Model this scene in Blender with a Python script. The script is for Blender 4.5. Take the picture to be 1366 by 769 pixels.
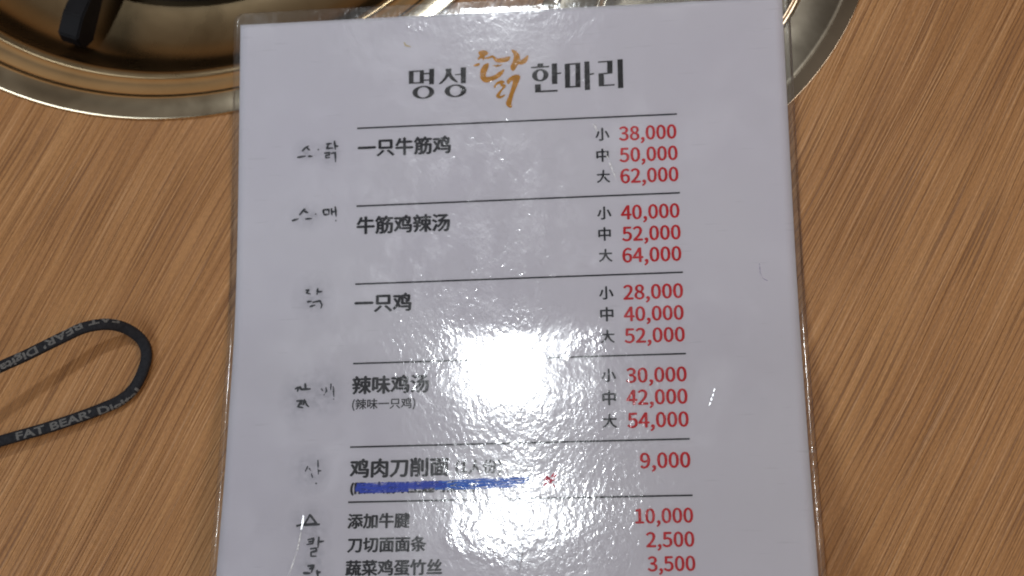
import bpy, bmesh, math, random, os
from mathutils import Vector, Matrix
import numpy as np

for o in list(bpy.data.objects):
    bpy.data.objects.remove(o, do_unlink=True)
SC = bpy.context.scene
COL = SC.collection
MM = 0.001
rnd = random.Random(7)

# ---------------------------------------------------------------- camera
FPX = 1896.6                                            # focal length in photo pixels (50 mm on 36 mm)
CAM = np.array([49.71227, -173.74074, 516.69607])       # mm
ROT = np.array([[0.99508048, -0.01380103, -0.09810386],
                [-0.03361978, -0.97852817, -0.20335273],
                [-0.09319092, 0.20565056, -0.97417827]])
cam = bpy.data.cameras.new('camera')
cam.sensor_width = 36.0
cam.lens = FPX / 1366 * 36
cam.clip_start = 0.01
cam.clip_end = 20
cam.dof.use_dof = True
cam.dof.focus_distance = 0.512
cam.dof.aperture_fstop = 7.5
camo = bpy.data.objects.new('camera', cam)
M3 = ROT.T @ np.diag([1.0, -1.0, -1.0])
mw = Matrix([[M3[i][j] for j in range(3)] + [CAM[i] * MM] for i in range(3)] + [[0, 0, 0, 1]])
camo.matrix_world = mw
COL.objects.link(camo)
SC.camera = camo

# ---------------------------------------------------------------- room light
LAMP = Vector((-0.177, 0.668, 1.70))
world = bpy.data.worlds.new('World')
SC.world = world
world.use_nodes = True
wn = world.node_tree
wn.nodes.clear()
tc = wn.nodes.new('ShaderNodeTexCoord')
sx = wn.nodes.new('ShaderNodeSeparateXYZ')
rp = wn.nodes.new('ShaderNodeValToRGB')
bg = wn.nodes.new('ShaderNodeBackground')
ow = wn.nodes.new('ShaderNodeOutputWorld')
wn.links.new(tc.outputs['Generated'], sx.inputs[0])
wn.links.new(sx.outputs['Z'], rp.inputs[0])
wz = wn.nodes.new('ShaderNodeTexNoise')
wz.inputs['Scale'].default_value = 1.6
wz.inputs['Detail'].default_value = 3.0
wr = wn.nodes.new('ShaderNodeMapRange')
wr.inputs['From Min'].default_value = 0.35
wr.inputs['From Max'].default_value = 0.65
wr.inputs['To Min'].default_value = 0.45
wr.inputs['To Max'].default_value = 1.6
wx = wn.nodes.new('ShaderNodeVectorMath')
wx.operation = 'SCALE'
wn.links.new(tc.outputs['Generated'], wz.inputs['Vector'])
wn.links.new(wz.outputs['Fac'], wr.inputs['Value'])
wn.links.new(rp.outputs[0], wx.inputs[0])
wn.links.new(wr.outputs[0], wx.inputs['Scale'])
wn.links.new(wx.outputs[0], bg.inputs[0])
wn.links.new(bg.outputs[0], ow.inputs[0])
e = rp.color_ramp.elements
e[0].position = 0.0
e[0].color = (0.24, 0.125, 0.05, 1)
e[1].position = 1.0
e[1].color = (0.11, 0.10, 0.095, 1)
m_ = rp.color_ramp.elements.new(0.55)
m_.color = (0.19, 0.135, 0.085, 1)
bg.inputs['Strength'].default_value = 1.0

ld = bpy.data.lights.new('ceiling_spot', 'AREA')
ld.shape = 'DISK'
ld.size = 0.08
ld.energy = 7.8
ld.color = (0.92, 0.97, 1.0)
lo = bpy.data.objects.new('ceiling_spot', ld)
lo.location = LAMP
lo.rotation_euler = (Vector((0, -0.06, 0)) - LAMP).to_track_quat('-Z', 'Y').to_euler()
COL.objects.link(lo)

sd = bpy.data.lights.new('cool_fill', 'AREA')  # added soft cool fill from the left, no such panel in view
sd.shape = 'RECTANGLE'
sd.size = 1.1
sd.size_y = 0.7
sd.energy = 12.6
sd.color = (0.80, 0.91, 1.0)
so = bpy.data.objects.new('cool_fill', sd)
so.location = (-1.25, -0.55, 1.45)
so.rotation_euler = (Vector((0, -0.06, 0)) - so.location).to_track_quat('-Z', 'Y').to_euler()
COL.objects.link(so)

wd = bpy.data.lights.new('warm_fill', 'AREA')  # added warm fill to brighten the right side, an unseen source
wd.shape = 'RECTANGLE'
wd.size = 1.0
wd.size_y = 0.6
wd.energy = 8.3
wd.color = (1.0, 0.86, 0.76)
wo = bpy.data.objects.new('warm_fill', wd)
wo.location = (1.3, -0.25, 1.45)
wo.rotation_euler = (Vector((0, -0.06, 0)) - wo.location).to_track_quat('-Z', 'Y').to_euler()
COL.objects.link(wo)

SC.cycles.filter_width = 1.9
SC.view_settings.view_transform = 'Standard'
SC.view_settings.look = 'None'
SC.view_settings.gamma = 1
SC.view_settings.exposure = 0.0

# ---------------------------------------------------------------- pixel -> place helpers (photo pixels 1366 x 769, result in mm)
def ray(px, py):
    d = ROT.T @ np.array([(px - 683) / FPX, (py - 384.5) / FPX, 1.0])
    return d / np.linalg.norm(d)

def on_plane(px, py, z):
    d = ray(px, py)
    return CAM + d * ((z - CAM[2]) / d[2])

# slope of the sheet (rise towards its foot) at stations along it: it leans on the rims at its head and curls up at its foot
SLOPE = [(60, -.056), (15, -.050), (-30, -.033), (-50, -.005), (-70, .04), (-85, .115), (-98, .147), (-110, .134), (-122, .138), (-135, .163), (-149, .203), (-160, .194), (-175, .185), (-200, .2), (-270, .2)]
_y = np.arange(70, -280, -0.25)
_s = np.interp(-_y, [-a for a, b in SLOPE], [b for a, b in SLOPE])
_s = np.convolve(np.pad(_s, 8, mode='edge'), np.ones(17) / 17, mode='valid')
_z = np.cumsum(_s) * 0.25
_z += 0.45 - _z.min()
def zs(x, y):
    """height of the paper sheet above the table"""
    k = (70 - y) / 0.25
    i = int(min(max(k, 0), len(_z) - 2))
    return _z[i] + (_z[i + 1] - _z[i]) * (k - i)

def on_sheet(px, py):
    z = 1.0
    for _ in range(40):
        P = on_plane(px, py, z)
        z = zs(P[0], P[1])
    return P

# ---------------------------------------------------------------- object helpers
def link(name, me, mat=None, parent=None):
    o = bpy.data.objects.new(name, me)
    if mat:
        me.materials.append(mat)
    COL.objects.link(o)
    if parent:
        o.parent = parent
    return o

def mesh(name, vs, fs, mat, parent=None, smooth=False):
    me = bpy.data.meshes.new(name)
    me.from_pydata([(v[0] * MM, v[1] * MM, v[2] * MM) for v in vs], [], fs)
    if smooth:
        me.polygons.foreach_set('use_smooth', [True] * len(me.polygons))
    me.update()
    return link(name, me, mat, parent)

def thing(name, label, cat, loc=(0, 0, 0)):
    o = bpy.data.objects.new(name, None)
    o.empty_display_size = 0.01
    o.location = [c * MM for c in loc]
    o['label'] = label
    o['category'] = cat
    COL.objects.link(o)
    return o

# ---------------------------------------------------------------- materials
def newmat(name):
    m = bpy.data.materials.new(name)
    m.use_nodes = True
    nt = m.node_tree
    return m, nt, nt.nodes['Principled BSDF'], nt.nodes['Material Output']

def N(nt, t, **kw):
    n = nt.nodes.new(t)
    for k, v in kw.items():
        if k.startswith('in_'):
            n.inputs[k[3:].replace('_', ' ')].default_value = v
        else:
            setattr(n, k, v)
    return n

def ramp(nt, src, stops):
    r = nt.nodes.new('ShaderNodeValToRGB')
    nt.links.new(src, r.inputs[0])
    el = r.color_ramp.elements
    while len(el) < len(stops):
        el.new(0.5)
    for q, (p, c) in zip(el, stops):
        q.position = p
        q.color = c if len(c) == 4 else (*c, 1)
    return r.outputs[0]

def noise(nt, vec, scale, detail=2.0, rough=0.5, dist=0.0):
    n = nt.nodes.new('ShaderNodeTexNoise')
    n.inputs['Scale'].default_value = scale
    n.inputs['Detail'].default_value = detail
    n.inputs['Roughness'].default_value = rough
    n.inputs['Distortion'].default_value = dist
    nt.links.new(vec, n.inputs['Vector'])
    return n.outputs['Fac']

def mapping(nt, src, scale, rot=(0, 0, 0), loc=(0, 0, 0)):
    n = nt.nodes.new('ShaderNodeMapping')
    n.inputs['Scale'].default_value = scale
    n.inputs['Rotation'].default_value = rot
    n.inputs['Location'].default_value = loc
    nt.links.new(src, n.inputs['Vector'])
    return n.outputs[0]

def mixc(nt, fac, a, b, blend='MIX'):
    n = nt.nodes.new('ShaderNodeMix')
    n.data_type = 'RGBA'
    n.blend_type = blend
    for s, v in ((0, fac), (6, a), (7, b)):
        if hasattr(v, 'is_linked'):
            nt.links.new(v, n.inputs[s])
        else:
            n.inputs[s].default_value = v if s == 0 else (*v[:3], 1)
    return n.outputs[2]

def math_(nt, op, a, b=0.0, clamp=False):
    n = nt.nodes.new('ShaderNodeMath')
    n.operation = op
    n.use_clamp = clamp
    for s, v in ((0, a), (1, b)):
        if hasattr(v, 'is_linked'):
            nt.links.new(v, n.inputs[s])
        else:
            n.inputs[s].default_value = v
    return n.outputs[0]

def bump(nt, h, dist, strength=1.0):
    n = nt.nodes.new('ShaderNodeBump')
    n.inputs['Strength'].default_value = strength
    n.inputs['Distance'].default_value = dist
    nt.links.new(h, n.inputs['Height'])
    return n.outputs[0]

def mat_wood():
    m, nt, b, out = newmat('oak_laminate')
    tcn = nt.nodes.new('ShaderNodeTexCoord').outputs['Object']
    r = mapping(nt, tcn, (1, 1, 1), (0, 0, math.radians(-61.5)))      # x runs along the grain
    wob = noise(nt, mapping(nt, r, (3.5, 9, 1)), 1.0, 2.0)
    sp = nt.nodes.new('ShaderNodeSeparateXYZ')
    nt.links.new(r, sp.inputs[0])
    yy = math_(nt, 'ADD', sp.outputs['Y'], math_(nt, 'MULTIPLY', wob, 0.016))
    cb = nt.nodes.new('ShaderNodeCombineXYZ')
    nt.links.new(sp.outputs['X'], cb.inputs[0])
    nt.links.new(yy, cb.inputs[1])
    g = cb.outputs[0]
    broad = noise(nt, mapping(nt, g, (4, 22, 1)), 1.0, 3.0, 0.55)
    mid = noise(nt, mapping(nt, g, (6, 330, 1)), 1.0, 3.0, 0.6)
    fine = noise(nt, mapping(nt, g, (13, 1350, 1), loc=(3, 7, 0)), 1.0, 2.0, 0.55)
    pore = noise(nt, mapping(nt, g, (15, 1500, 1), loc=(9, 1, 0)), 1.0, 2.0, 0.5)
    lite = noise(nt, mapping(nt, g, (15, 1700, 1), loc=(1, 31, 0)), 1.0, 1.0, 0.5)
    t = math_(nt, 'ADD', math_(nt, 'MULTIPLY', broad, 0.45), math_(nt, 'ADD', math_(nt, 'MULTIPLY', mid, 0.35), math_(nt, 'MULTIPLY', fine, 0.35)))
    col = ramp(nt, t, [(0.38, (0.225, 0.100, 0.034)), (0.50, (0.335, 0.157, 0.054)), (0.62, (0.415, 0.206, 0.075)), (0.76, (0.48, 0.256, 0.102))])
    pm = ramp(nt, pore, [(0.36, (1, 1, 1)), (0.47, (0, 0, 0))])
    col = mixc(nt, math_(nt, 'MULTIPLY', pm, 0.66), col, (0.15, 0.062, 0.024))
    lm = ramp(nt, lite, [(0.57, (0, 0, 0)), (0.70, (1, 1, 1))])
    col = mixc(nt, math_(nt, 'MULTIPLY', lm, 0.55), col, (0.62, 0.36, 0.18))
    spk = noise(nt, mapping(nt, g, (500, 2600, 1)), 1.0, 2.0, 0.6)
    col = mixc(nt, 0.35, col, ramp(nt, spk, [(0.3, (0.25, 0.25, 0.25)), (0.7, (0.75, 0.75, 0.75))]), 'OVERLAY')
    nt.links.new(col, b.inputs['Base Color'])
    rg = math_(nt, 'ADD', math_(nt, 'MULTIPLY', fine, -0.25), 0.58)
    nt.links.new(rg, b.inputs['Roughness'])
    b.inputs['Specular IOR Level'].default_value = 0.35
    h = math_(nt, 'SUBTRACT', fine, math_(nt, 'MULTIPLY', pm, 0.5))
    nt.links.new(bump(nt, h, 0.00022), b.inputs['Normal'])
    return m

def mat_plain(name, col, rough=0.8, metal=0.0, spec=0.3, var=0.0, vs=200.0, bumpd=0.0, bs=800.0):
    m, nt, b, out = newmat(name)
    tcn = nt.nodes.new('ShaderNodeTexCoord').outputs['Object']
    if var:
        n = noise(nt, tcn, vs, 3.0)
        c = ramp(nt, n, [(0.3, [v * (1 - var) for v in col]), (0.7, [min(1, v * (1 + var)) for v in col])])
        nt.links.new(c, b.inputs['Base Color'])
    else:
        b.inputs['Base Color'].default_value = (*col, 1)
    b.inputs['Roughness'].default_value = rough
    b.inputs['Metallic'].default_value = metal
    b.inputs['Specular IOR Level'].default_value = spec
    if bumpd:
        nt.links.new(bump(nt, noise(nt, tcn, bs, 2.0), bumpd), b.inputs['Normal'])
    return m

def mat_steel(name, col, r0, r1):
    """worn steel: the turning marks run round the centre, roughness uneven from wiping"""
    m, nt, b, out = newmat(name)
    tcn = nt.nodes.new('ShaderNodeTexCoord').outputs['Object']
    n1 = noise(nt, tcn, 28.0, 4.0, 0.6, 0.6)
    n2 = noise(nt, tcn, 260.0, 3.0)
    c = ramp(nt, n1, [(0.32, [v * 0.86 for v in col]), (0.68, [min(1, v * 1.08) for v in col])])
    nt.links.new(c, b.inputs['Base Color'])
    b.inputs['Metallic'].default_value = 1.0
    rr = math_(nt, 'ADD', math_(nt, 'MULTIPLY', n1, r1 - r0), r0)
    nt.links.new(rr, b.inputs['Roughness'])
    nt.links.new(bump(nt, n2, 0.000006), b.inputs['Normal'])
    return m

def mat_paper():
    m, nt, b, out = newmat('white_paper')
    tcn = nt.nodes.new('ShaderNodeTexCoord').outputs['Object']
    n = noise(nt, tcn, 14.0, 3.0)
    c = ramp(nt, n, [(0.3, (0.795, 0.760, 0.825)), (0.7, (0.82, 0.79, 0.84))])
    nt.links.new(c, b.inputs['Base Color'])
    b.inputs['Roughness'].default_value = 0.85
    b.inputs['Specular IOR Level'].default_value = 0.1
    return m

def mat_film():
    """clear laminating film: mostly see-through, glossy, finely crinkled"""
    m, nt, b, out = newmat('laminating_film')
    nt.nodes.remove(b)
    tcn = nt.nodes.new('ShaderNodeTexCoord').outputs['Object']
    fine = noise(nt, mapping(nt, tcn, (1, 0.75, 1), (0, 0, 0.5)), 520.0, 2.5, 0.55, 0.4)
    mid = noise(nt, tcn, 95.0, 2.0, 0.5)
    low = noise(nt, tcn, 24.0, 2.0, 0.5)
    msk = math_(nt, 'ADD', math_(nt, 'MULTIPLY', ramp(nt, noise(nt, tcn, 16.0, 2.0), [(0.36, (0.35, 0.35, 0.35)), (0.60, (1, 1, 1))]), 1.5),
                math_(nt, 'MULTIPLY', ramp(nt, noise(nt, mapping(nt, tcn, (1, 1, 1), loc=(0.31, 0.7, 0)), 34.0, 3.0, 0.6), [(0.58, (0, 0, 0)), (0.70, (1, 1, 1))]), 1.8))
    gs = nt.nodes.new('ShaderNodeTexGradient')
    gs.gradient_type = 'SPHERICAL'
    nt.links.new(mapping(nt, tcn, (17, 21, 0), loc=(17 * 0.018, -21 * 0.060, 0)), gs.inputs[0])
    wp = ramp(nt, noise(nt, mapping(nt, tcn, (1, 0.6, 1), (0, 0, 0.6)), 85.0, 4.0, 0.7), [(0.47, (0, 0, 0)), (0.62, (1, 1, 1))])
    pat = math_(nt, 'MULTIPLY', math_(nt, 'MULTIPLY', gs.outputs['Fac'], 2.2, True), wp)
    msk = math_(nt, 'ADD', msk, math_(nt, 'MULTIPLY', pat, 3.4))
    h = math_(nt, 'ADD', math_(nt, 'MULTIPLY', math_(nt, 'MULTIPLY', fine, msk), 1.0),
              math_(nt, 'ADD', math_(nt, 'MULTIPLY', mid, 1.5), math_(nt, 'MULTIPLY', low, 3.2)))
    nrm = bump(nt, h, 0.000044)
    gl = nt.nodes.new('ShaderNodeBsdfGlossy')
    gl.inputs['Roughness'].default_value = 0.105
    nt.links.new(nrm, gl.inputs['Normal'])
    gh = nt.nodes.new('ShaderNodeBsdfGlossy')                 # wiped, hazy patches of the film
    gh.inputs['Roughness'].default_value = 0.34
    nt.links.new(bump(nt, h, 0.00007), gh.inputs['Normal'])
    hz = ramp(nt, noise(nt, mapping(nt, tcn, (1, 1, 1), loc=(0.17, 0.23, 0)), 30.0, 4.0, 0.65), [(0.52, (0.04, 0.04, 0.04)), (0.66, (0.65, 0.65, 0.65))])
    hz = math_(nt, 'ADD', hz, pat, True)
    mg = nt.nodes.new('ShaderNodeMixShader')
    nt.links.new(hz, mg.inputs[0])
    nt.links.new(gl.outputs[0], mg.inputs[1])
    nt.links.new(gh.outputs[0], mg.inputs[2])
    fr = nt.nodes.new('ShaderNodeFresnel')
    fr.inputs['IOR'].default_value = 1.5
    tr = nt.nodes.new('ShaderNodeBsdfTransparent')
    tr.inputs[0].default_value = (0.965, 0.97, 0.975, 1)
    df = nt.nodes.new('ShaderNodeBsdfDiffuse')
    df.inputs[0].default_value = (0.75, 0.77, 0.8, 1)
    scr = noise(nt, mapping(nt, tcn, (60, 700, 1), (0, 0, 0.9)), 1.0, 2.0)
    sm = math_(nt, 'ADD', math_(nt, 'MULTIPLY', ramp(nt, scr, [(0.66, (0, 0, 0)), (0.74, (1, 1, 1))]), 0.05), 0.02)
    mx0 = nt.nodes.new('ShaderNodeMixShader')
    nt.links.new(sm, mx0.inputs[0])
    nt.links.new(tr.outputs[0], mx0.inputs[1])
    nt.links.new(df.outputs[0], mx0.inputs[2])
    mx = nt.nodes.new('ShaderNodeMixShader')
    nt.links.new(fr.outputs[0], mx.inputs[0])
    nt.links.new(mx0.outputs[0], mx.inputs[1])
    nt.links.new(mg.outputs[0], mx.inputs[2])
    nt.links.new(mx.outputs[0], out.inputs[0])
    return m

def mat_marker(name, col, lo, hi, scale=(500, 2500, 1), amax=1.0):
    """felt pen on film: broken, partly rubbed away"""
    m, nt, b, out = newmat(name)
    tcn = nt.nodes.new('ShaderNodeTexCoord').outputs['Object']
    n = noise(nt, mapping(nt, tcn, scale), 1.0, 3.0, 0.6)
    a = ramp(nt, n, [(lo, (0, 0, 0)), (hi, (amax, amax, amax))])
    b.inputs['Base Color'].default_value = (*col, 1)
    b.inputs['Roughness'].default_value = 0.45
    nt.links.new(a, b.inputs['Alpha'])
    return m

def mat_smudge():
    m, nt, b, out = newmat('rubbed_ink')
    tcn = nt.nodes.new('ShaderNodeTexCoord')
    gr = nt.nodes.new('ShaderNodeTexGradient')
    gr.gradient_type = 'SPHERICAL'
    mp = mapping(nt, tcn.outputs['Generated'], (2, 2, 0), loc=(-1, -1, 0))
    nt.links.new(mp, gr.inputs[0])
    n = noise(nt, tcn.outputs['Object'], 420.0, 3.0, 0.6)
    a = math_(nt, 'MULTIPLY', math_(nt, 'MULTIPLY', gr.outputs['Fac'], ramp(nt, n, [(0.3, (0, 0, 0)), (0.7, (1, 1, 1))])), 0.20)
    b.inputs['Base Color'].default_value = (0.10, 0.12, 0.19, 1)
    b.inputs['Roughness'].default_value = 0.7
    nt.links.new(a, b.inputs['Alpha'])
    return m

def mat_cord():
    m, nt, b, out = newmat('black_woven_nylon')
    tcn = nt.nodes.new('ShaderNodeTexCoord').outputs['UV']
    wv = nt.nodes.new('ShaderNodeTexChecker')
    wv.inputs['Scale'].default_value = 1.0
    nt.links.new(mapping(nt, tcn, (1800, 1800, 1), (0, 0, 0.785)), wv.inputs['Vector'])
    n = noise(nt, tcn, 900.0, 2.0)
    c = ramp(nt, n, [(0.3, (0.008, 0.009, 0.013)), (0.7, (0.020, 0.021, 0.027))])
    nt.links.new(c, b.inputs['Base Color'])
    b.inputs['Roughness'].default_value = 0.75
    b.inputs['Specular IOR Level'].default_value = 0.25
    nt.links.new(bump(nt, wv.outputs['Fac'], 0.0001, 0.6), b.inputs['Normal'])
    return m

WOOD = mat_wood()
STEEL = mat_steel('gold_tinted_steel', (0.76, 0.65, 0.47), 0.10, 0.26)  # steel tinted gold, standing in for warm walls mirrored in it
STEEL3 = mat_steel('burner_bowl_steel', (0.29, 0.21, 0.12), 0.20, 0.36)  # same steel darkened, the dark room it mirrors put into the colour
STEEL2 = mat_steel('brushed_steel', (0.74, 0.65, 0.51), 0.08, 0.18)  # tray steel, given the warm tint of its reflections too
IRON = mat_plain('black_enamelled_iron', (0.006, 0.006, 0.008), 0.6, 0.0, 0.15, 0.2, 150.0, 0.0001)
PAPER = mat_paper()
FILM = mat_film()
INK = mat_plain('dark_print', (0.034, 0.034, 0.044), 0.8, 0, 0.1, 0.15, 900.0)
TITLE = mat_plain('black_print', (0.028, 0.025, 0.030), 0.8, 0, 0.1, 0.15, 900.0)
RED = mat_plain('red_print', (0.70, 0.018, 0.030), 0.8, 0, 0.1, 0.12, 900.0)
OCHRE = mat_plain('ochre_print', (0.64, 0.29, 0.006), 0.8, 0, 0.1, 0.14, 500.0)
PEN = mat_marker('black_felt_pen', (0.010, 0.011, 0.020), 0.22, 0.34, (900, 900, 1))
PENF = mat_marker('faded_felt_pen', (0.020, 0.022, 0.038), 0.36, 0.50, (800, 800, 1))
BLUE = mat_marker('blue_marker', (0.0, 0.040, 0.52), 0.26, 0.50, (220, 1500, 1), 0.62)
BLUEF = mat_marker('blue_marker_worn', (0.0, 0.12, 0.66), 0.36, 0.50, (260, 1500, 1), 0.7)
REDPEN = mat_marker('red_felt_pen', (0.55, 0.03, 0.08), 0.40, 0.52, (900, 900, 1))
SMUDGE = mat_smudge()
PALE_STREAK = mat_marker('pale_film_streak', (0.95, 0.97, 1.0), 0.35, 0.6, (700, 700, 1), 0.8)  # near-white strokes, one painted as the sheen trailing from a crease
LILAC = mat_marker('lilac_pen', (0.35, 0.28, 0.5), 0.3, 0.6, (700, 700, 1), 0.5)
GLINT = mat_plain('film_glint', (0.95, 0.96, 1.0), 0.32, 1.0)  # bright marks painted where the film glints
CORD = mat_cord()
CORDINK = mat_plain('grey_woven_lettering', (0.125, 0.125, 0.125), 0.8, 0, 0.2, 0.45, 2600.0)
CRUMB = mat_plain('yellow_stain', (0.52, 0.42, 0.20), 0.7)

# ---------------------------------------------------------------- table top with the round cut-out for the burner
BC = (-132.3, 174.3)      # burner centre, mm
BR = 167.1                # burner flange radius
def build_table():
    n = 128
    rh = BR - 6
    x0, x1, y0, y1, th = -620, 620, -420, 560, -26
    vs = []
    for z in (0, th):
        for i in range(n):
            a = 2 * math.pi * i / n
            vs.append((BC[0] + rh * math.cos(a), BC[1] + rh * math.sin(a), z))
        for i in range(n):
            a = 2 * math.pi * i / n
            c, s = math.cos(a), math.sin(a)
            t = min(((x1 if c > 0 else x0) - BC[0]) / c if abs(c) > 1e-9 else 1e9, ((y1 if s > 0 else y0) - BC[1]) / s if abs(s) > 1e-9 else 1e9)
            vs.append((BC[0] + t * c, BC[1] + t * s, z))
    fs = []
    for i in range(n):
        j = (i + 1) % n
        fs.append((i, n + i, n + j, j))
        fs.append((2 * n + i, 2 * n + j, 3 * n + j, 3 * n + i))
        fs.append((i, j, 2 * n + j, 2 * n + i))
        fs.append((n + i, 3 * n + i, 3 * n + j, n + j))
    # corners of the rectangle are cut by the fan; close them
    o = mesh('table_top', vs, fs, WOOD)
    o['kind'] = 'structure'
    o['label'] = 'brown oak-grain table top under everything'
build_table()

# ---------------------------------------------------------------- gas burner let into the table
def lathe(name, prof, mat, parent, cx=0, cy=0, n=160, sx_=1.0, sy_=1.0, cap=True):
    vs, fs = [], []
    for r, z in prof:
        for i in range(n):
            a = 2 * math.pi * i / n
            vs.append((cx + r * math.cos(a) * sx_, cy + r * math.sin(a) * sy_, z))
    m = len(prof)
    for k in range(m - 1):
        for i in range(n):
            j = (i + 1) % n
            fs.append((k * n + i, k * n + j, (k + 1) * n + j, (k + 1) * n + i))
    if cap:
        fs.append(tuple((m - 1) * n + i for i in range(n)))
    return mesh(name, vs, fs, mat, parent, True)

burner = thing('table_burner', 'large round steel gas burner let into the table, with black pot support', 'burner', (BC[0], BC[1], 0))
R = BR
lathe('rim', [(R - 7, -0.5), (R - 0.1, -0.2), (R, 0.7), (R - 0.08, 1.25), (R - 0.3, 1.46), (R - 0.8, 1.54), (R - 8.2, 1.8), (R - 9.2, 1.5), (R - 9.8, 0.4),
              (R - 10.4, -0.8), (R - 11.5, -1.6), (R - 15.5, -2.6), (R - 18.2, -3.4), (R - 18.8, -4.0)], STEEL, burner, cap=False)
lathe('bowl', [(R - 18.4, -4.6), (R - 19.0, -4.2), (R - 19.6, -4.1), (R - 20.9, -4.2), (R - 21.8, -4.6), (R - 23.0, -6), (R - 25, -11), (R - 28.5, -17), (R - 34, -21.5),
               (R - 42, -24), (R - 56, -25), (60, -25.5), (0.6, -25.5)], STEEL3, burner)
lathe('burner_ring', [(R - 60.5, -25.4), (R - 60, -19), (R - 61, -17.5), (R - 68, -16.5), (70, -15), (40, -13), (38, -10), (0.6, -9)], IRON, burner, n=96)
# pot support: four flat black bars that reach from the ring to the bowl wall
def leg_mesh():
    w = 4.6
    prof = [(38, -14), (R - 52, -14), (R - 36, -20), (R - 31.5, -17), (R - 30.2, -12.0), (R - 31.5, -7), (R - 40, -4), (38, -4)]
    vs = [(r, -w, z) for r, z in prof] + [(r, w, z) for r, z in prof]
    k = len(prof)
    fs = [tuple(range(k)), tuple(range(2 * k - 1, k - 1, -1))] + [(i, i + k, (i + 1) % k + k, (i + 1) % k) for i in range(k)]
    me = bpy.data.meshes.new('leg')
    me.from_pydata([(v[0] * MM, v[1] * MM, v[2] * MM) for v in vs], [], fs)
    me.materials.append(IRON)
    bm = bmesh.new(); bm.from_mesh(me)
    bmesh.ops.recalc_face_normals(bm, faces=bm.faces)
    bmesh.ops.bevel(bm, geom=bm.edges[:], offset=0.0006, segments=2, affect='EDGES')
    bm.to_mesh(me); bm.free()
    return me
lm = leg_mesh()
lp = on_plane(92, 30, -4)
la = math.atan2(lp[1] - BC[1], lp[0] - BC[0])
for i in range(4):
    o = bpy.data.objects.new('leg', lm)
    o.rotation_euler = (0, 0, la + i * math.pi / 2)
    o.parent = burner
    COL.objects.link(o)

# ---------------------------------------------------------------- oval steel tray
tp = on_plane(1100, 85, 0.8)
tn = np.array([24.82 - tp[0], 89.81 - tp[1]]); tn /= np.linalg.norm(tn)
TB, TA = 55.0, 81.0
tctr = tp[:2] + tn * TB
tray = thing('steel_tray', 'low oval steel tray with stepped rim, partly under the menu corner', 'tray', (tctr[0], tctr[1], 0))
tray.rotation_euler = (0, 0, math.atan2(tn[1], tn[0]))
def oval(name, prof, mat, parent, n=144):
    """prof: (inset from the outer edge, z); the oval's short half axis is TB along local x"""
    vs, fs = [], []
    for d, z in prof:
        for i in range(n):
            a = 2 * math.pi * i / n
            x, y = TB * math.cos(a), TA * math.sin(a)
            nx, ny = math.cos(a) / TB, math.sin(a) / TA
            l = math.hypot(nx, ny)
            vs.append((x - d * nx / l, y - d * ny / l, z))
    m = len(prof)
    for k in range(m - 1):
        for i in range(n):
            j = (i + 1) % n
            fs.append((k * n + i, k * n + j, (k + 1) * n + j, (k + 1) * n + i))
    fs.append(tuple((m - 1) * n + i for i in range(n)))
    return mesh(name, vs, fs, mat, parent, True)
def oval_ring(name, prof, mat, parent):
    o = oval(name, prof, mat, parent)
    bm = bmesh.new(); bm.from_mesh(o.data)
    bm.faces.ensure_lookup_table()
    big = max(bm.faces, key=lambda f: len(f.verts))
    bmesh.ops.delete(bm, geom=[big], context='FACES_ONLY')
    bm.to_mesh(o.data); bm.free()
    return o
oval_ring('rim', [(2.0, 0.02), (0.05, 0.05), (0, 0.4), (0.05, 0.53), (0.22, 0.58), (4.9, 0.60), (5.2, 0.66), (5.5, 0.72), (5.8, 0.66), (6.1, 0.58), (7.2, 0.52), (20.2, 0.48), (20.6, 0.4), (20.8, 0.12)], STEEL2, tray)
oval('plate', [(20.7, 0.05), (22.2, 0.06), (22.4, 0.5), (22.8, 0.75), (23.6, 0.88), (24.4, 0.75), (25.2, 0.6), (30, 0.55)], STEEL2, tray)

# ---------------------------------------------------------------- laminated menu
menu = thing('laminated_menu', 'white laminated chicken menu sheet with red prices, curling up at its foot', 'menu', (0, -100, 0))
MO = Vector((0, -100 * MM, 0))
def sheet_mesh(name, vs, fs, mat, parent, smooth=True):
    o = mesh(name, [(v[0], v[1] + 100, v[2]) for v in vs], fs, mat, parent, smooth)
    return o

PX0, PX1, PY1, PY0 = -105.0, 105.0, 43.6, -253.0
def build_paper():
    nx, ny = 60, 150
    vs, fs = [], []
    for off in (0.0, -0.10):
        for j in range(ny + 1):
            y = PY0 + (PY1 - PY0) * j / ny
            for i in range(nx + 1):
                x = PX0 + (PX1 - PX0) * i / nx
                vs.append((x, y, zs(x, y) + off))
    w = nx + 1
    b0 = w * (ny + 1)
    for j in range(ny):
        for i in range(nx):
            a = j * w + i
            fs.append((a, a + 1, a + w + 1, a + w))
            fs.append((b0 + a, b0 + a + w, b0 + a + w + 1, b0 + a + 1))
    rim = [j * w for j in range(ny + 1)] + [ny * w + i for i in range(1, w)] + [j * w + nx for j in range(ny - 1, -1, -1)] + [i for i in range(nx - 1, 0, -1)]
    for q in range(len(rim)):
        a, b = rim[q], rim[(q + 1) % len(rim)]
        fs.append((a, b, b0 + b, b0 + a))
    return sheet_mesh('paper_sheet', vs, fs, PAPER, menu)
paper = build_paper()

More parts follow.
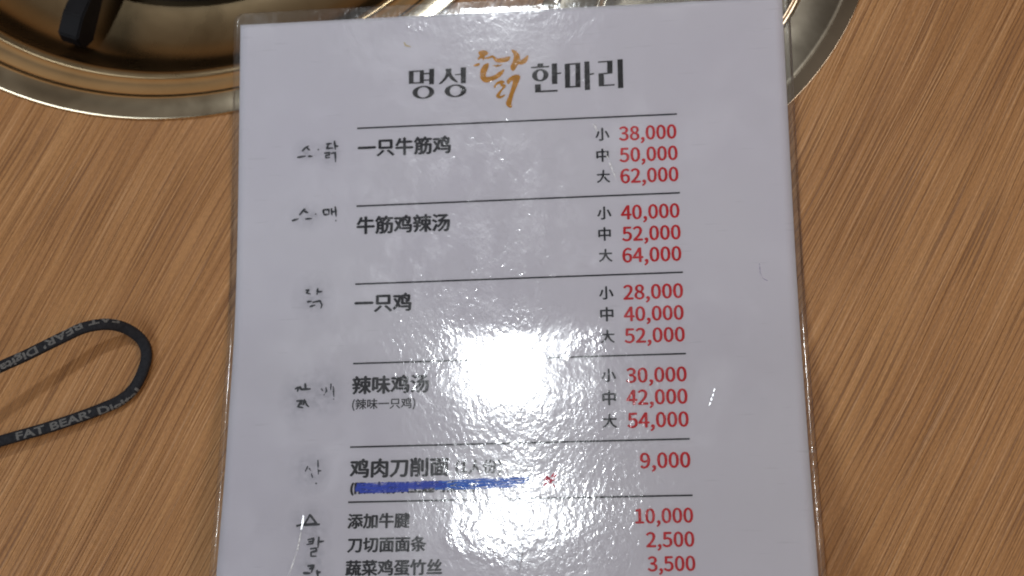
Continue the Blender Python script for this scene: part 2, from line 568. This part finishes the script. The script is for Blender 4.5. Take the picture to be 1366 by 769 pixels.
FX0, FX1, FY1, FY0, FR = -107.6, 107.6, 48.4, -256.5, 4.0
def zfilm(x, y):
    """film follows the sheet; its free head margin curls up a little"""
    z = zs(x, min(y, PY1))
    z = zs(x, y)
    u = y - (PY1 - 0.3)
    if u > 0:
        f = 1 + 0.10 * math.sin(x * 0.11 + 0.6) + 0.07 * math.sin(x * 0.43) + 0.05 * math.sin(x * 1.1)
        z -= f * (0.0365 * u * u if u < 1 else 0.0365 + 0.073 * (u - 1))
    for d in (x - PX1, PX0 - x):
        if d > 0:
            z -= 0.02 * d
    return z
def build_film():
    ys = [FY0 + (PY1 - 1 - FY0) * j / 190 for j in range(191)] + [PY1 - 1 + (FY1 - PY1 + 1) * j / 22 for j in range(1, 23)]
    nx = 130
    vs, fs = [], []
    def xlim(y):
        d = 0.0
        for e_, s in ((FY1, 1), (FY0, -1)):
            q = FR - abs(e_ - y)
            if q > 0:
                d = max(d, FR - math.sqrt(max(0, FR * FR - q * q)))
        return FX0 + d, FX1 - d
    w = nx + 1
    for top in (1, 0):
        for y in ys:
            a, b = xlim(y)
            for i in range(w):
                x = a + (b - a) * i / nx
                inside = min(x - PX0, PX1 - x, y - PY0, PY1 - y)
                t = min(1.0, max(0.0, (inside + 2.4) / 2.4)); t = t * t * (3 - 2 * t)
                off = (0.11 + 0.07 * t) if top else (-0.11 - 0.07 * t)
                vs.append((x, y, zfilm(x, y) + off))
    ny = len(ys) - 1
    b0 = w * (ny + 1)
    for j in range(ny):
        for i in range(nx):
            a = j * w + i
            fs.append((a, a + 1, a + w + 1, a + w))
            fs.append((b0 + a, b0 + a + w, b0 + a + w + 1, b0 + a + 1))
    rim = [j * w for j in range(ny + 1)] + [ny * w + i for i in range(1, w)] + [j * w + nx for j in range(ny - 1, -1, -1)] + [i for i in range(nx - 1, 0, -1)]
    for q in range(len(rim)):
        a, b = rim[q], rim[(q + 1) % len(rim)]
        fs.append((a, b, b0 + b, b0 + a))
    return sheet_mesh('plastic_film', vs, fs, FILM, menu)
film = build_film()

# ---- printed text
def load_font():
    try:
        d = bpy.utils.system_resource('DATAFILES', path='fonts')
        return bpy.data.fonts.load(os.path.join(d, 'Noto Sans CJK Regular.woff2'))
    except Exception:
        return None
FONT = load_font()

def text_polys(s, bold, font=True, res=3, spacing=1.0):
    c = bpy.data.curves.new('t', 'FONT')
    c.body = s
    if font and FONT:
        c.font = FONT
    c.size = 1.0
    c.offset = bold
    c.resolution_u = res
    c.space_character = spacing
    c.fill_mode = 'FRONT'
    o = bpy.data.objects.new('t', c)
    COL.objects.link(o)
    dg = bpy.context.evaluated_depsgraph_get()
    me = bpy.data.meshes.new_from_object(o.evaluated_get(dg))
    vs = np.array([v.co[:] for v in me.vertices])
    fs = [tuple(p.vertices) for p in me.polygons]
    bpy.data.objects.remove(o, do_unlink=True)
    bpy.data.curves.remove(c)
    bpy.data.meshes.remove(me)
    return vs, fs

def put_text(name, s, xl, xr, yc, mat, bold=0.012, digits=False):
    vs, fs = text_polys(s, 0.0)
    x0, x1 = vs[:, 0].min() - bold, vs[:, 0].max() + bold
    cy = vs[:, 1].max() / 2 if digits else (vs[:, 1].min() + vs[:, 1].max()) / 2
    A = on_sheet(xl, yc + 0.044 * (xr - xl) / 2)
    B = on_sheet(xr, yc - 0.044 * (xr - xl) / 2)
    Mc = on_sheet((xl + xr) / 2, yc)
    sc = (B[0] - A[0]) / (x1 - x0)
    out, ff = [], []
    shifts = [(0, 0)] if bold == 0 else [(-bold, 0), (bold, 0), (0, bold * 0.7), (0, -bold * 0.7)]
    for k, (dx, dy) in enumerate(shifts):                 # the weight of the face: overprinted, each pass a hair higher
        b = len(out)
        for v in vs:
            x = A[0] + (v[0] + dx - x0) * sc
            y = Mc[1] + (v[1] + dy - cy) * sc
            out.append((x, y, zs(x, y) + 0.045 + 0.006 * k))
        ff += [tuple(q + b for q in f) for f in fs]
    return sheet_mesh(name, out, ff, mat, paper, False)

for s, xl, xr, yc in [('一只牛筋鸡', 477, 601.5, 195.5), ('牛筋鸡辣汤', 475.5, 600.5, 299), ('一只鸡', 472.8, 549, 404), ('辣味鸡汤', 469.5, 572.5, 513),
                      ('鸡肉刀削面', 466.5, 599, 624), ('添加牛腱', 463.5, 547, 695), ('刀切面面条', 463, 569, 726.5), ('蔬菜鸡蛋竹丝', 460.5, 590, 757.5)]:
    put_text('dish_name', s, xl, xr, yc, INK, 0.014)
put_text('dish_note', '(辣味一只鸡)', 469.7, 554, 539.5, INK, 0.006)
put_text('dish_note', '(1人份)', 607.5, 669, 624, TITLE, 0.012)
put_text('dish_note', '(限2人份以上起可点单)', 467, 634, 651, TITLE, 0.022)
for s, xl, xr, yc in [('小', 794, 813, 179.5), ('中', 795.4, 812, 207.5), ('大', 796, 814, 235.6), ('小', 796.5, 815.6, 284.5), ('中', 798, 815, 312.5), ('大', 798.7, 817, 341),
                      ('小', 799, 818.5, 391), ('中', 800.5, 818.5, 419.5), ('大', 801, 820, 449), ('小', 802.3, 821.8, 501), ('中', 803.5, 821.8, 531), ('大', 803.5, 823, 562)]:
    put_text('size_character', s, xl, xr, yc, INK, 0.010)
for s, xl, xr, yc in [('38,000', 825.4, 902.4, 177), ('50,000', 826, 904, 205.5), ('62,000', 827.3, 905.1, 233.7), ('40,000', 828, 906.5, 282.3), ('52,000', 829.5, 908, 311), ('64,000', 830, 909, 339.5),
                      ('28,000', 831.3, 911.2, 389), ('40,000', 832, 912, 418), ('52,000', 832.8, 913.6, 447), ('30,000', 835, 916, 500), ('42,000', 835.2, 917.2, 529.5), ('54,000', 836.7, 918.7, 560),
                      ('9,000', 853.5, 921, 614), ('10,000', 847.2, 924.7, 688), ('2,500', 861.7, 926.3, 719.7), ('3,500', 863.6, 927.6, 752)]:
    put_text('price', s, xl, xr, yc, RED, 0.010, True)

# ---- printed rules
for (x0, y0), (x1, y1) in [((476.5, 171.6), (903, 152.5)), ((475.5, 275.4), (907, 257.5)), ((474, 379.4), (911, 363.5)), ((471, 485.4), (915, 472)), ((467, 596.8), (920.2, 585.7)), ((464.3, 670.3), (923.8, 661))]:
    A, B = on_sheet(x0, y0), on_sheet(x1, y1)
    vs, fs = [], []
    n = 40
    for i in range(n + 1):
        x = A[0] + (B[0] - A[0]) * i / n
        y = A[1] + (B[1] - A[1]) * i / n
        for s in (-0.31, 0.31):
            vs.append((x, y + s, zs(x, y + s) + 0.045))
    for i in range(n):
        fs.append((2 * i, 2 * i + 2, 2 * i + 3, 2 * i + 1))
    sheet_mesh('divider_line', vs, fs, INK, paper, False)

# ---- the heading: thick stems, thin bars, traced stroke by stroke
def fill(shapes, name, mat, parent, off=0.05):
    """shapes: lists of [outer loop, hole ...] in photo pixels -> one flat printed mesh on the sheet"""
    vs, fs = [], []
    for k, loops in enumerate(shapes):
        c = bpy.data.curves.new('f', 'CURVE')
        c.dimensions = '2D'
        c.fill_mode = 'FRONT'
        for lp_ in loops:
            sp = c.splines.new('POLY')
            pts = [on_sheet(*q) for q in lp_]
            sp.points.add(len(pts) - 1)
            for p, q in zip(sp.points, pts):
                p.co = (q[0] * 0.1, q[1] * 0.1, 0, 1)
            sp.use_cyclic_u = True
        o = bpy.data.objects.new('f', c)
        COL.objects.link(o)
        me = bpy.data.meshes.new_from_object(o.evaluated_get(bpy.context.evaluated_depsgraph_get()))
        b = len(vs)
        for v in me.vertices:
            x, y = v.co[0] * 10, v.co[1] * 10
            vs.append((x, y, zs(x, y) + off + 0.005 * k))
        fs += [tuple(b + i for i in p.vertices) for p in me.polygons]
        bpy.data.objects.remove(o, do_unlink=True)
        bpy.data.curves.remove(c)
        bpy.data.meshes.remove(me)
    return sheet_mesh(name, vs, fs, mat, parent, False)

def smooth_loop(pts, n=4):
    """closed Catmull-Rom through the points"""
    out = []
    m = len(pts)
    for i in range(m):
        p0, p1, p2, p3 = (np.array(pts[(i + k) % m], float) for k in (-1, 0, 1, 2))
        for k in range(n):
            t = k / n
            out.append(tuple(0.5 * (2 * p1 + (p2 - p0) * t + (2 * p0 - 5 * p1 + 4 * p2 - p3) * t * t + (3 * p1 - p0 - 3 * p2 + p3) * t ** 3)))
    return out

def ell(cx, cy, rx, ry, n=40):
    return [(cx + rx * math.cos(2 * math.pi * i / n), cy - 0.045 * rx * math.cos(2 * math.pi * i / n) + ry * math.sin(2 * math.pi * i / n)) for i in range(n)]

def px(pts, o, s):
    return [(o[0] + x / s, o[1] + y / s) for x, y in pts]

TO, TS = (540, 70), 10.99
g1 = [[[(60, 275), (280, 262), (280, 458), (60, 465)], [(130, 291), (220, 286), (218, 438), (130, 442)]],
      [[(278, 305), (360, 300), (360, 322), (278, 327)]], [[(278, 403), (360, 397), (360, 415), (278, 420)]],
      [[(357, 246), (432, 241), (427, 468), (357, 472)]], [ell(272, 588, 160, 95), ell(272, 588, 86, 76)]]
fill([[px(l, TO, TS) for l in sh_] for sh_ in g1], 'title_syllable', TITLE, paper)
g2 = [[smooth_loop([(600, 247), (640, 243), (682, 242), (680, 300), (700, 345), (740, 395), (778, 432), (755, 442), (700, 415), (655, 372), (640, 355), (620, 385), (580, 425), (530, 465), (500, 465), (505, 455), (555, 405), (590, 350), (602, 300)], 3)],
      [[(735, 322), (824, 314), (824, 333), (735, 338)]], [[(820, 226), (899, 220), (894, 453), (822, 456)]], [ell(743, 566, 160, 94), ell(743, 566, 84, 75)]]
fill([[px(l, TO, TS) for l in sh_] for sh_ in g2], 'title_syllable', TITLE, paper)
TO, TS = (700, 70), 9.757
g3 = [[[(167, 149), (239, 144), (239, 184), (165, 189)]], [[(82, 191), (318, 177), (315, 197), (82, 210)]], [ell(202, 300, 107, 80), ell(202, 300, 42, 61)],
      [[(350, 150), (420, 144), (425, 411), (355, 416)]], [[(420, 269), (474, 261), (472, 279), (421, 287)]], [[(133, 421), (208, 416), (210, 499), (430, 489), (425, 512), (135, 526)]]]
fill([[px(l, TO, TS) for l in sh_] for sh_ in g3], 'title_syllable', TITLE, paper)
g4 = [[[(520, 151), (722, 138), (726, 455), (525, 466)], [(588, 165), (660, 159), (660, 437), (592, 442)]], [[(775, 123), (842, 118), (850, 489), (783, 494)]], [[(844, 279), (901, 270), (901, 289), (845, 297)]]]
fill([[px(l, TO, TS) for l in sh_] for sh_ in g4], 'title_syllable', TITLE, paper)
g5 = [[[(950, 121), (1143, 107), (1143, 276), (1030, 288), (1033, 424), (1172, 414), (1169, 433), (963, 446), (960, 277), (1073, 266), (1073, 128), (955, 139)]], [[(1205, 95), (1275, 90), (1283, 464), (1215, 469)]]]
fill([[px(l, TO, TS) for l in sh_] for sh_ in g5], 'title_syllable', TITLE, paper)

# the ochre brush-written emblem
EO, ES = (620, 50), 7.69
brush = [[(150, 143), (200, 133), (240, 155), (235, 175), (208, 195), (203, 210), (250, 198), (285, 185), (310, 200), (335, 218), (400, 208), (464, 198), (457, 235), (410, 258), (350, 263), (310, 247), (283, 212), (240, 222), (200, 224), (186, 242), (184, 222), (160, 222), (135, 234), (135, 212), (152, 190), (138, 165)],
         [(88, 293), (113, 272), (152, 266), (152, 285), (122, 299)],
         [(205, 275), (240, 266), (248, 290), (228, 350), (215, 395), (238, 408), (300, 390), (365, 347), (402, 328), (397, 365), (350, 415), (280, 450), (215, 466), (172, 440), (157, 390), (165, 330), (185, 295)],
         [(478, 128), (520, 138), (557, 175), (566, 215), (574, 238), (610, 212), (645, 185), (652, 215), (632, 257), (590, 281), (547, 283), (522, 322), (500, 345), (475, 335), (469, 300), (490, 250), (503, 195), (488, 155)],
         [(430, 468), (435, 440), (470, 405), (520, 383), (562, 392), (567, 425), (542, 490), (512, 560), (493, 620), (480, 680), (486, 712), (460, 724), (423, 690), (430, 650), (455, 590), (480, 510), (493, 452), (478, 452), (455, 477), (440, 480)],
         [(298, 503), (325, 465), (365, 444), (400, 448), (407, 468), (388, 476), (421, 490), (417, 515), (387, 545), (363, 585), (367, 603), (406, 588), (412, 598), (375, 627), (335, 624), (320, 600), (343, 565), (368, 537), (388, 512), (368, 503), (362, 480), (340, 483), (322, 510), (306, 522)],
         [(282, 292), (310, 284), (318, 290), (345, 278), (348, 286), (392, 276), (360, 297), (335, 303), (310, 307), (315, 297)]]
for b_ in brush:
    fill([[px(smooth_loop(b_, 3), EO, ES)]], 'emblem_stroke', OCHRE, paper)

# ---- felt pen on the film
def ribbon(strokes, name, mat, wid, parent, off=0.215, taper=0.45):
    """pen strokes (photo pixels) -> one mesh of thin ribbons lying on the film"""
    vs, fs = [], []
    for st in strokes:
        if len(st) == 1:
            x, y = st[0]
            st = [(x - 0.6, y), (x, y + 0.3), (x + 0.6, y)]
        P = [on_sheet(*q)[:2] for q in st]
        Q = []
        for i in range(len(P) - 1):
            k = max(2, int(np.linalg.norm(P[i + 1] - P[i]) / 0.35))
            for j in range(k):
                Q.append(P[i] + (P[i + 1] - P[i]) * j / k)
        Q.append(P[-1])
        n = len(Q)
        for i in range(n):
            t = Q[min(i + 1, n - 1)] - Q[max(i - 1, 0)]
            t = t / (np.linalg.norm(t) + 1e-9)
            nn = np.array([-t[1], t[0]])
            w = wid * 0.5 * (1 - taper * abs(2 * i / max(1, n - 1) - 0.8)) * (1 + 0.25 * (rnd.random() - 0.5))
            for s in (-1, 1):
                q = Q[i] + nn * w * s
                vs.append((q[0], q[1], zs(q[0], q[1]) + off))
        b = len(vs) - 2 * n
        for i in range(n - 1):
            fs.append((b + 2 * i, b + 2 * i + 2, b + 2 * i + 3, b + 2 * i + 1))
    return sheet_mesh(name, vs, fs, mat, parent, False)

def pk(strokes, o, s):
    return [px(st, o, s) for st in strokes]
O1, S1 = (380, 170), 5.127
ribbon(pk([[(118, 165), (138, 145), (150, 135), (166, 130)], [(150, 140), (172, 160)], [(85, 208), (145, 198)], [(158, 200), (190, 200)], [(230, 153)],
           [(283, 117), (322, 112)], [(300, 114), (288, 147), (332, 143)], [(340, 93), (346, 155)], [(345, 131), (368, 130)],
           [(268, 179), (306, 175), (304, 190), (280, 195), (281, 211), (310, 207)], [(315, 180), (345, 175), (347, 240)]], O1, S1), 'handwritten_note', PEN, 0.88, film)
ribbon(pk([[(100, 602), (120, 578), (135, 560), (142, 566)], [(132, 574), (160, 587)], [(48, 641), (92, 627)], [(140, 629), (186, 625)], [(212, 593)],
           [(262, 564), (268, 602)], [(268, 600), (300, 597)], [(262, 566), (302, 564), (301, 598)], [(319, 555), (322, 603)], [(322, 580), (345, 577)], [(345, 543), (351, 612)], [(350, 637)]], O1, S1), 'handwritten_note', PEN, 0.88, film)
O2, S2 = (380, 370), 4.05
ribbon(pk([[(112, 72), (131, 69), (117, 86), (140, 92)], [(179, 60), (174, 96)], [(177, 81), (203, 78)], [(120, 135), (146, 130)], [(134, 160), (165, 151)], [(150, 137), (190, 128), (201, 150), (195, 170)]], O2, S2), 'handwritten_note', PEN, 0.84, film)
ribbon(pk([[(55, 605), (75, 595), (68, 620)], [(80, 590), (92, 612)], [(110, 573), (113, 612)], [(85, 607), (141, 604)], [(62, 670), (95, 667), (70, 700), (100, 706)], [(82, 668), (92, 690)], [(100, 692), (106, 664), (118, 690), (131, 702)]], O2, S2), 'handwritten_note', PEN, 1.0, film)
ribbon(pk([[(195, 600), (206, 616)], [(222, 595), (226, 615), (210, 640)], [(250, 575), (248, 612)], [(262, 590), (265, 648)], [(265, 658)]], O2, S2), 'handwritten_note', PENF, 0.66, film)
O3, S3 = (380, 590), 4.30
ribbon(pk([[(132, 138), (117, 170)], [(140, 150), (151, 166)], [(190, 103), (193, 187)], [(193, 166), (211, 164)], [(153, 180), (160, 206)], [(175, 235), (185, 240)]], O3, S3), 'handwritten_note', PENF, 0.66, film)
ribbon(pk([[(113, 472), (145, 418), (182, 466), (113, 473)], [(66, 482), (90, 476), (202, 472)]], O3, S3), 'handwritten_note', PEN, 0.88, film, taper=0.2)
ribbon(pk([[(130, 561), (166, 552), (160, 582), (124, 588)], [(135, 573), (162, 569)], [(196, 543), (190, 607)], [(195, 573), (226, 568)], [(145, 613), (181, 608), (180, 625), (151, 632), (150, 655), (182, 654)]], O3, S3), 'handwritten_note', PEN, 0.84, film)
ribbon(pk([[(130, 711), (166, 709), (152, 750)], [(140, 727), (166, 723)], [(104, 751), (148, 753)], [(185, 733), (191, 775)], [(188, 749), (207, 745)]], O3, S3), 'handwritten_note', PEN, 1.0, film)
# blue strike-out, rubbed thin towards its end, and the red cross after it
ribbon([[(474, 652.5), (520, 650.5), (560, 649), (596, 647.5)], [(476, 648.5), (530, 647.5), (590, 645)], [(480, 655), (520, 653.5), (545, 652.5)]], 'marker_strike', BLUE, 2.3, film, 0.205, 0.1)
ribbon([[(590, 648), (640, 646), (700, 643)], [(585, 645), (650, 641), (706, 639)], [(580, 651), (640, 649.5), (690, 648)]], 'marker_strike', BLUEF, 1.7, film, 0.205, 0.2)
ribbon([[(725, 632), (733, 641), (741, 650)], [(740, 631), (732, 641), (724, 650)], [(729, 634), (737, 646)], [(742, 634), (730, 648)], [(726, 640), (741, 641)]], 'red_cross_mark', REDPEN, 0.8, film)

def smudge(cx, cy, rx, ry):
    n = 24
    C = on_sheet(cx, cy)
    vs = [(C[0], C[1], zs(C[0], C[1]) + 0.195)]
    for k in (0.5, 1.0):
        for i in range(n):
            a = 2 * math.pi * i / n
            x, y = C[0] + rx * k * math.cos(a), C[1] + ry * k * math.sin(a)
            vs.append((x, y, zs(x, y) + 0.195))
    fs = [(0, 1 + i, 1 + (i + 1) % n) for i in range(n)] + [(1 + i, 1 + n + i, 1 + n + (i + 1) % n, 1 + (i + 1) % n) for i in range(n)]
    sheet_mesh('ink_smudge', vs, fs, SMUDGE, film, False)
for q in [(411, 203, 7, 5.5), (440, 204, 6, 7), (412, 290, 8, 6), (418, 398, 9, 11), (402, 530, 9, 13), (437, 524, 8, 11), (414, 628, 8.5, 10), (413, 697, 9, 8), (418, 728, 7, 8), (416, 760, 9, 7)]:
    smudge(*q)
ribbon([[(539, 57), (541, 61), (548, 63)]], 'food_stain', CRUMB, 0.55, film)

# ---- raised creases in the film that catch the lamp, and glints painted as strokes
def crease(pts, wid, hgt):
    P = [on_sheet(*q)[:2] for q in pts]
    vs, fs = [], []
    n = len(P)
    for i in range(n):
        t = P[min(i + 1, n - 1)] - P[max(i - 1, 0)]
        t = t / np.linalg.norm(t)
        nn = np.array([-t[1], t[0]])
        f = math.sin(math.pi * (i + 0.15) / (n - 0.7))
        for k in range(7):
            a = math.pi * k / 6
            q = P[i] - nn * math.cos(a) * wid * 0.5 * max(0.15, f)
            vs.append((q[0], q[1], zs(q[0], q[1]) + 0.17 + hgt * math.sin(a) * max(0.1, f)))
    for i in range(n - 1):
        for k in range(6):
            a = i * 7 + k
            fs.append((a, a + 7, a + 8, a + 1))
    sheet_mesh('film_crease', vs, fs, FILM, film, True)
ribbon([[(405, 688), (404, 697), (402, 707)]], 'film_glint_mark', GLINT, 0.75, film, 0.22, 0.5)  # bright stroke painted for the glint of a crease
ribbon([[(402, 708), (398, 730), (391, 752), (384, 772)]], 'film_glint_mark', PALE_STREAK, 0.6, film, 0.22, 0.5)
ribbon([[(953.5, 519), (952, 523)], [(951.5, 525.5), (950.5, 529)], [(949.5, 531), (948.5, 535)], [(947.5, 537), (946, 541)]], 'film_glint_mark', GLINT, 0.55, film, 0.22, 0.3)  # row of highlight dashes, drawn as white strokes
ribbon([[(792, 166), (797, 176)], [(806, 200), (812, 214)], [(813, 218), (821, 237)]], 'film_glint_mark', PALE_STREAK, 0.8, film, 0.22, 0.5)
ribbon([[(1013, 352), (1014, 364), (1018, 372), (1024, 375)]], 'film_glint_mark', LILAC, 0.4, film, 0.22, 0.3)
crease([(697, 722), (695, 735), (693, 750), (692, 764)], 1.8, 0.5)

# ---------------------------------------------------------------- the strap loop
strap = thing('wrist_strap', 'thin black woven strap loop with grey lettering, lying on the table', 'strap', tuple(on_plane(195, 474, 0)))
SO = on_plane(195, 474, 0)
PTS = [(-150, 640, 10), (-60, 608, 8), (0, 589, 6.3), (61.5, 571.5, 4.8), (108, 556, 3.7), (137, 545, 3.0), (160, 534.5, 2.4), (178, 519, 1.9), (190, 497, 1.7), (195.5, 474, 1.8), (189, 454, 3.0), (168, 438.5, 6.5),
       (143, 433, 11.0), (114, 437, 14), (88.7, 448, 15.6), (60, 462, 17), (31.5, 476, 18.6), (0, 490, 21), (-60, 519, 25.5), (-150, 566, 32)]
W3 = [on_plane(a, b, h) for a, b, h in PTS]
def spline(P, per=14):
    out, par = [], []
    for i in range(len(P) - 1):
        p0 = P[max(i - 1, 0)]; p1 = P[i]; p2 = P[i + 1]; p3 = P[min(i + 2, len(P) - 1)]
        for k in range(per):
            t = k / per
            out.append(0.5 * (2 * p1 + (p2 - p0) * t + (2 * p0 - 5 * p1 + 4 * p2 - p3) * t * t + (3 * p1 - p0 - 3 * p2 + p3) * t ** 3))
            par.append(i + t)
    out.append(P[-1]); par.append(len(P) - 1)
    return np.array(out), np.array(par)
SPT, SPAR = spline(W3)
for _ in range(3):
    SPT[1:-1] = (SPT[:-2] + 2 * SPT[1:-1] + SPT[2:]) / 4
SLEN = np.concatenate([[0], np.cumsum(np.linalg.norm(np.diff(SPT, axis=0), axis=1))])
TAN = np.gradient(SPT, axis=0)
TAN /= np.linalg.norm(TAN, axis=1)[:, None]
UP = np.array([0, 0, 1.0])
INN = np.cross(UP, TAN); INN /= np.linalg.norm(INN, axis=1)[:, None]      # points into the loop
BIN = np.cross(TAN, INN)
CA, CB = 2.15, 1.25
NS = 28
def section(a):
    c, s = math.cos(a), math.sin(a)
    return CA * math.copysign(abs(c) ** 0.75, c), CB * math.copysign(abs(s) ** 0.75, s)
def build_strap():
    vs, fs = [], []
    n = len(SPT)
    for i in range(n):
        for k in range(NS):
            u, v = section(2 * math.pi * k / NS)
            vs.append(SPT[i] + INN[i] * u + BIN[i] * v - SO)
    for i in range(n - 1):
        for k in range(NS):
            a, b = i * NS + k, i * NS + (k + 1) % NS
            fs.append((a, b, b + NS, a + NS))
    fs.append(tuple(range(NS - 1, -1, -1)))
    fs.append(tuple((n - 1) * NS + k for k in range(NS)))
    o = mesh('strap', vs, fs, CORD, strap, True)
    uv = o.data.uv_layers.new(name='UVMap')
    for p in o.data.polygons:
        for li in p.loop_indices:
            vi = o.data.loops[li].vertex_index
            uv.data[li].uv = (SLEN[vi // NS] * MM, (vi % NS) * 0.4 * MM)
    return o
strap_mesh = build_strap()

# outline table: arc length across the section, measured from the top, + towards the outer side
sec = [section(math.pi / 2 + math.pi * k / 120) for k in range(121)]
sl = [0.0]
for a, b in zip(sec[:-1], sec[1:]):
    sl.append(sl[-1] + math.hypot(b[0] - a[0], b[1] - a[1]))
def around(v):
    s = abs(v)
    u = float(np.interp(s, sl, [q[0] for q in sec]))
    w = float(np.interp(s, sl, [q[1] for q in sec]))
    return (u if v > 0 else -u), w
SHK = [(0, 0.1), (3, 0.15), (4.3, 0.3), (5.0, 0.9), (6.0, 1.7), (7.2, 2.3), (9, 3.0), (11, 2.4), (12, 1.9), (13, 1.1), (14, 0.4), (15, 0.0), (16, -0.5), (17, -1.2), (19, -1.6)]
def strap_text(s, p0, p1, hgt):
    vs, fs = text_polys(s, 0.03, font=False, res=4, spacing=1.02)
    me = bpy.data.meshes.new('x')
    me.from_pydata(vs.tolist(), [], fs)
    bm = bmesh.new(); bm.from_mesh(me)
    for _ in range(2):
        bmesh.ops.subdivide_edges(bm, edges=[q for q in bm.edges if q.calc_length() > 0.12], cuts=1)
        bmesh.ops.triangulate(bm, faces=bm.faces)
    s0 = float(np.interp(p0, SPAR, SLEN)); s1 = float(np.interp(p1, SPAR, SLEN))
    x0 = min(v.co.x for v in bm.verts); x1 = max(v.co.x for v in bm.verts)
    for v in bm.verts:
        q = s0 + (v.co.x - x0) / (x1 - x0) * (s1 - s0)
        par = float(np.interp(q, SLEN, SPAR))
        sh = float(np.interp(par, [k[0] for k in SHK], [k[1] for k in SHK]))
        w = -(v.co.y / 0.73 - 0.5) * hgt + sh
        u, h = around(w)
        ip = [float(np.interp(q, SLEN, SPT[:, k])) for k in range(3)]
        ii = np.array([float(np.interp(q, SLEN, INN[:, k])) for k in range(3)])
        bb = np.array([float(np.interp(q, SLEN, BIN[:, k])) for k in range(3)])
        P = np.array(ip) + ii * (u * 1.02) + bb * (h * 1.02 + (0.05 if h > 0 else -0.05)) - SO
        v.co = Vector([c * MM for c in P])
    bm.to_mesh(me); bm.free()
    link('lettering', me, CORDINK, strap)
strap_text("FAT BEAR\u2019 Digital", 2.36, 7.15, 2.9)
strap_text("FAT BEAR\u2019 Digital", 11.45, 17.1, 2.9)
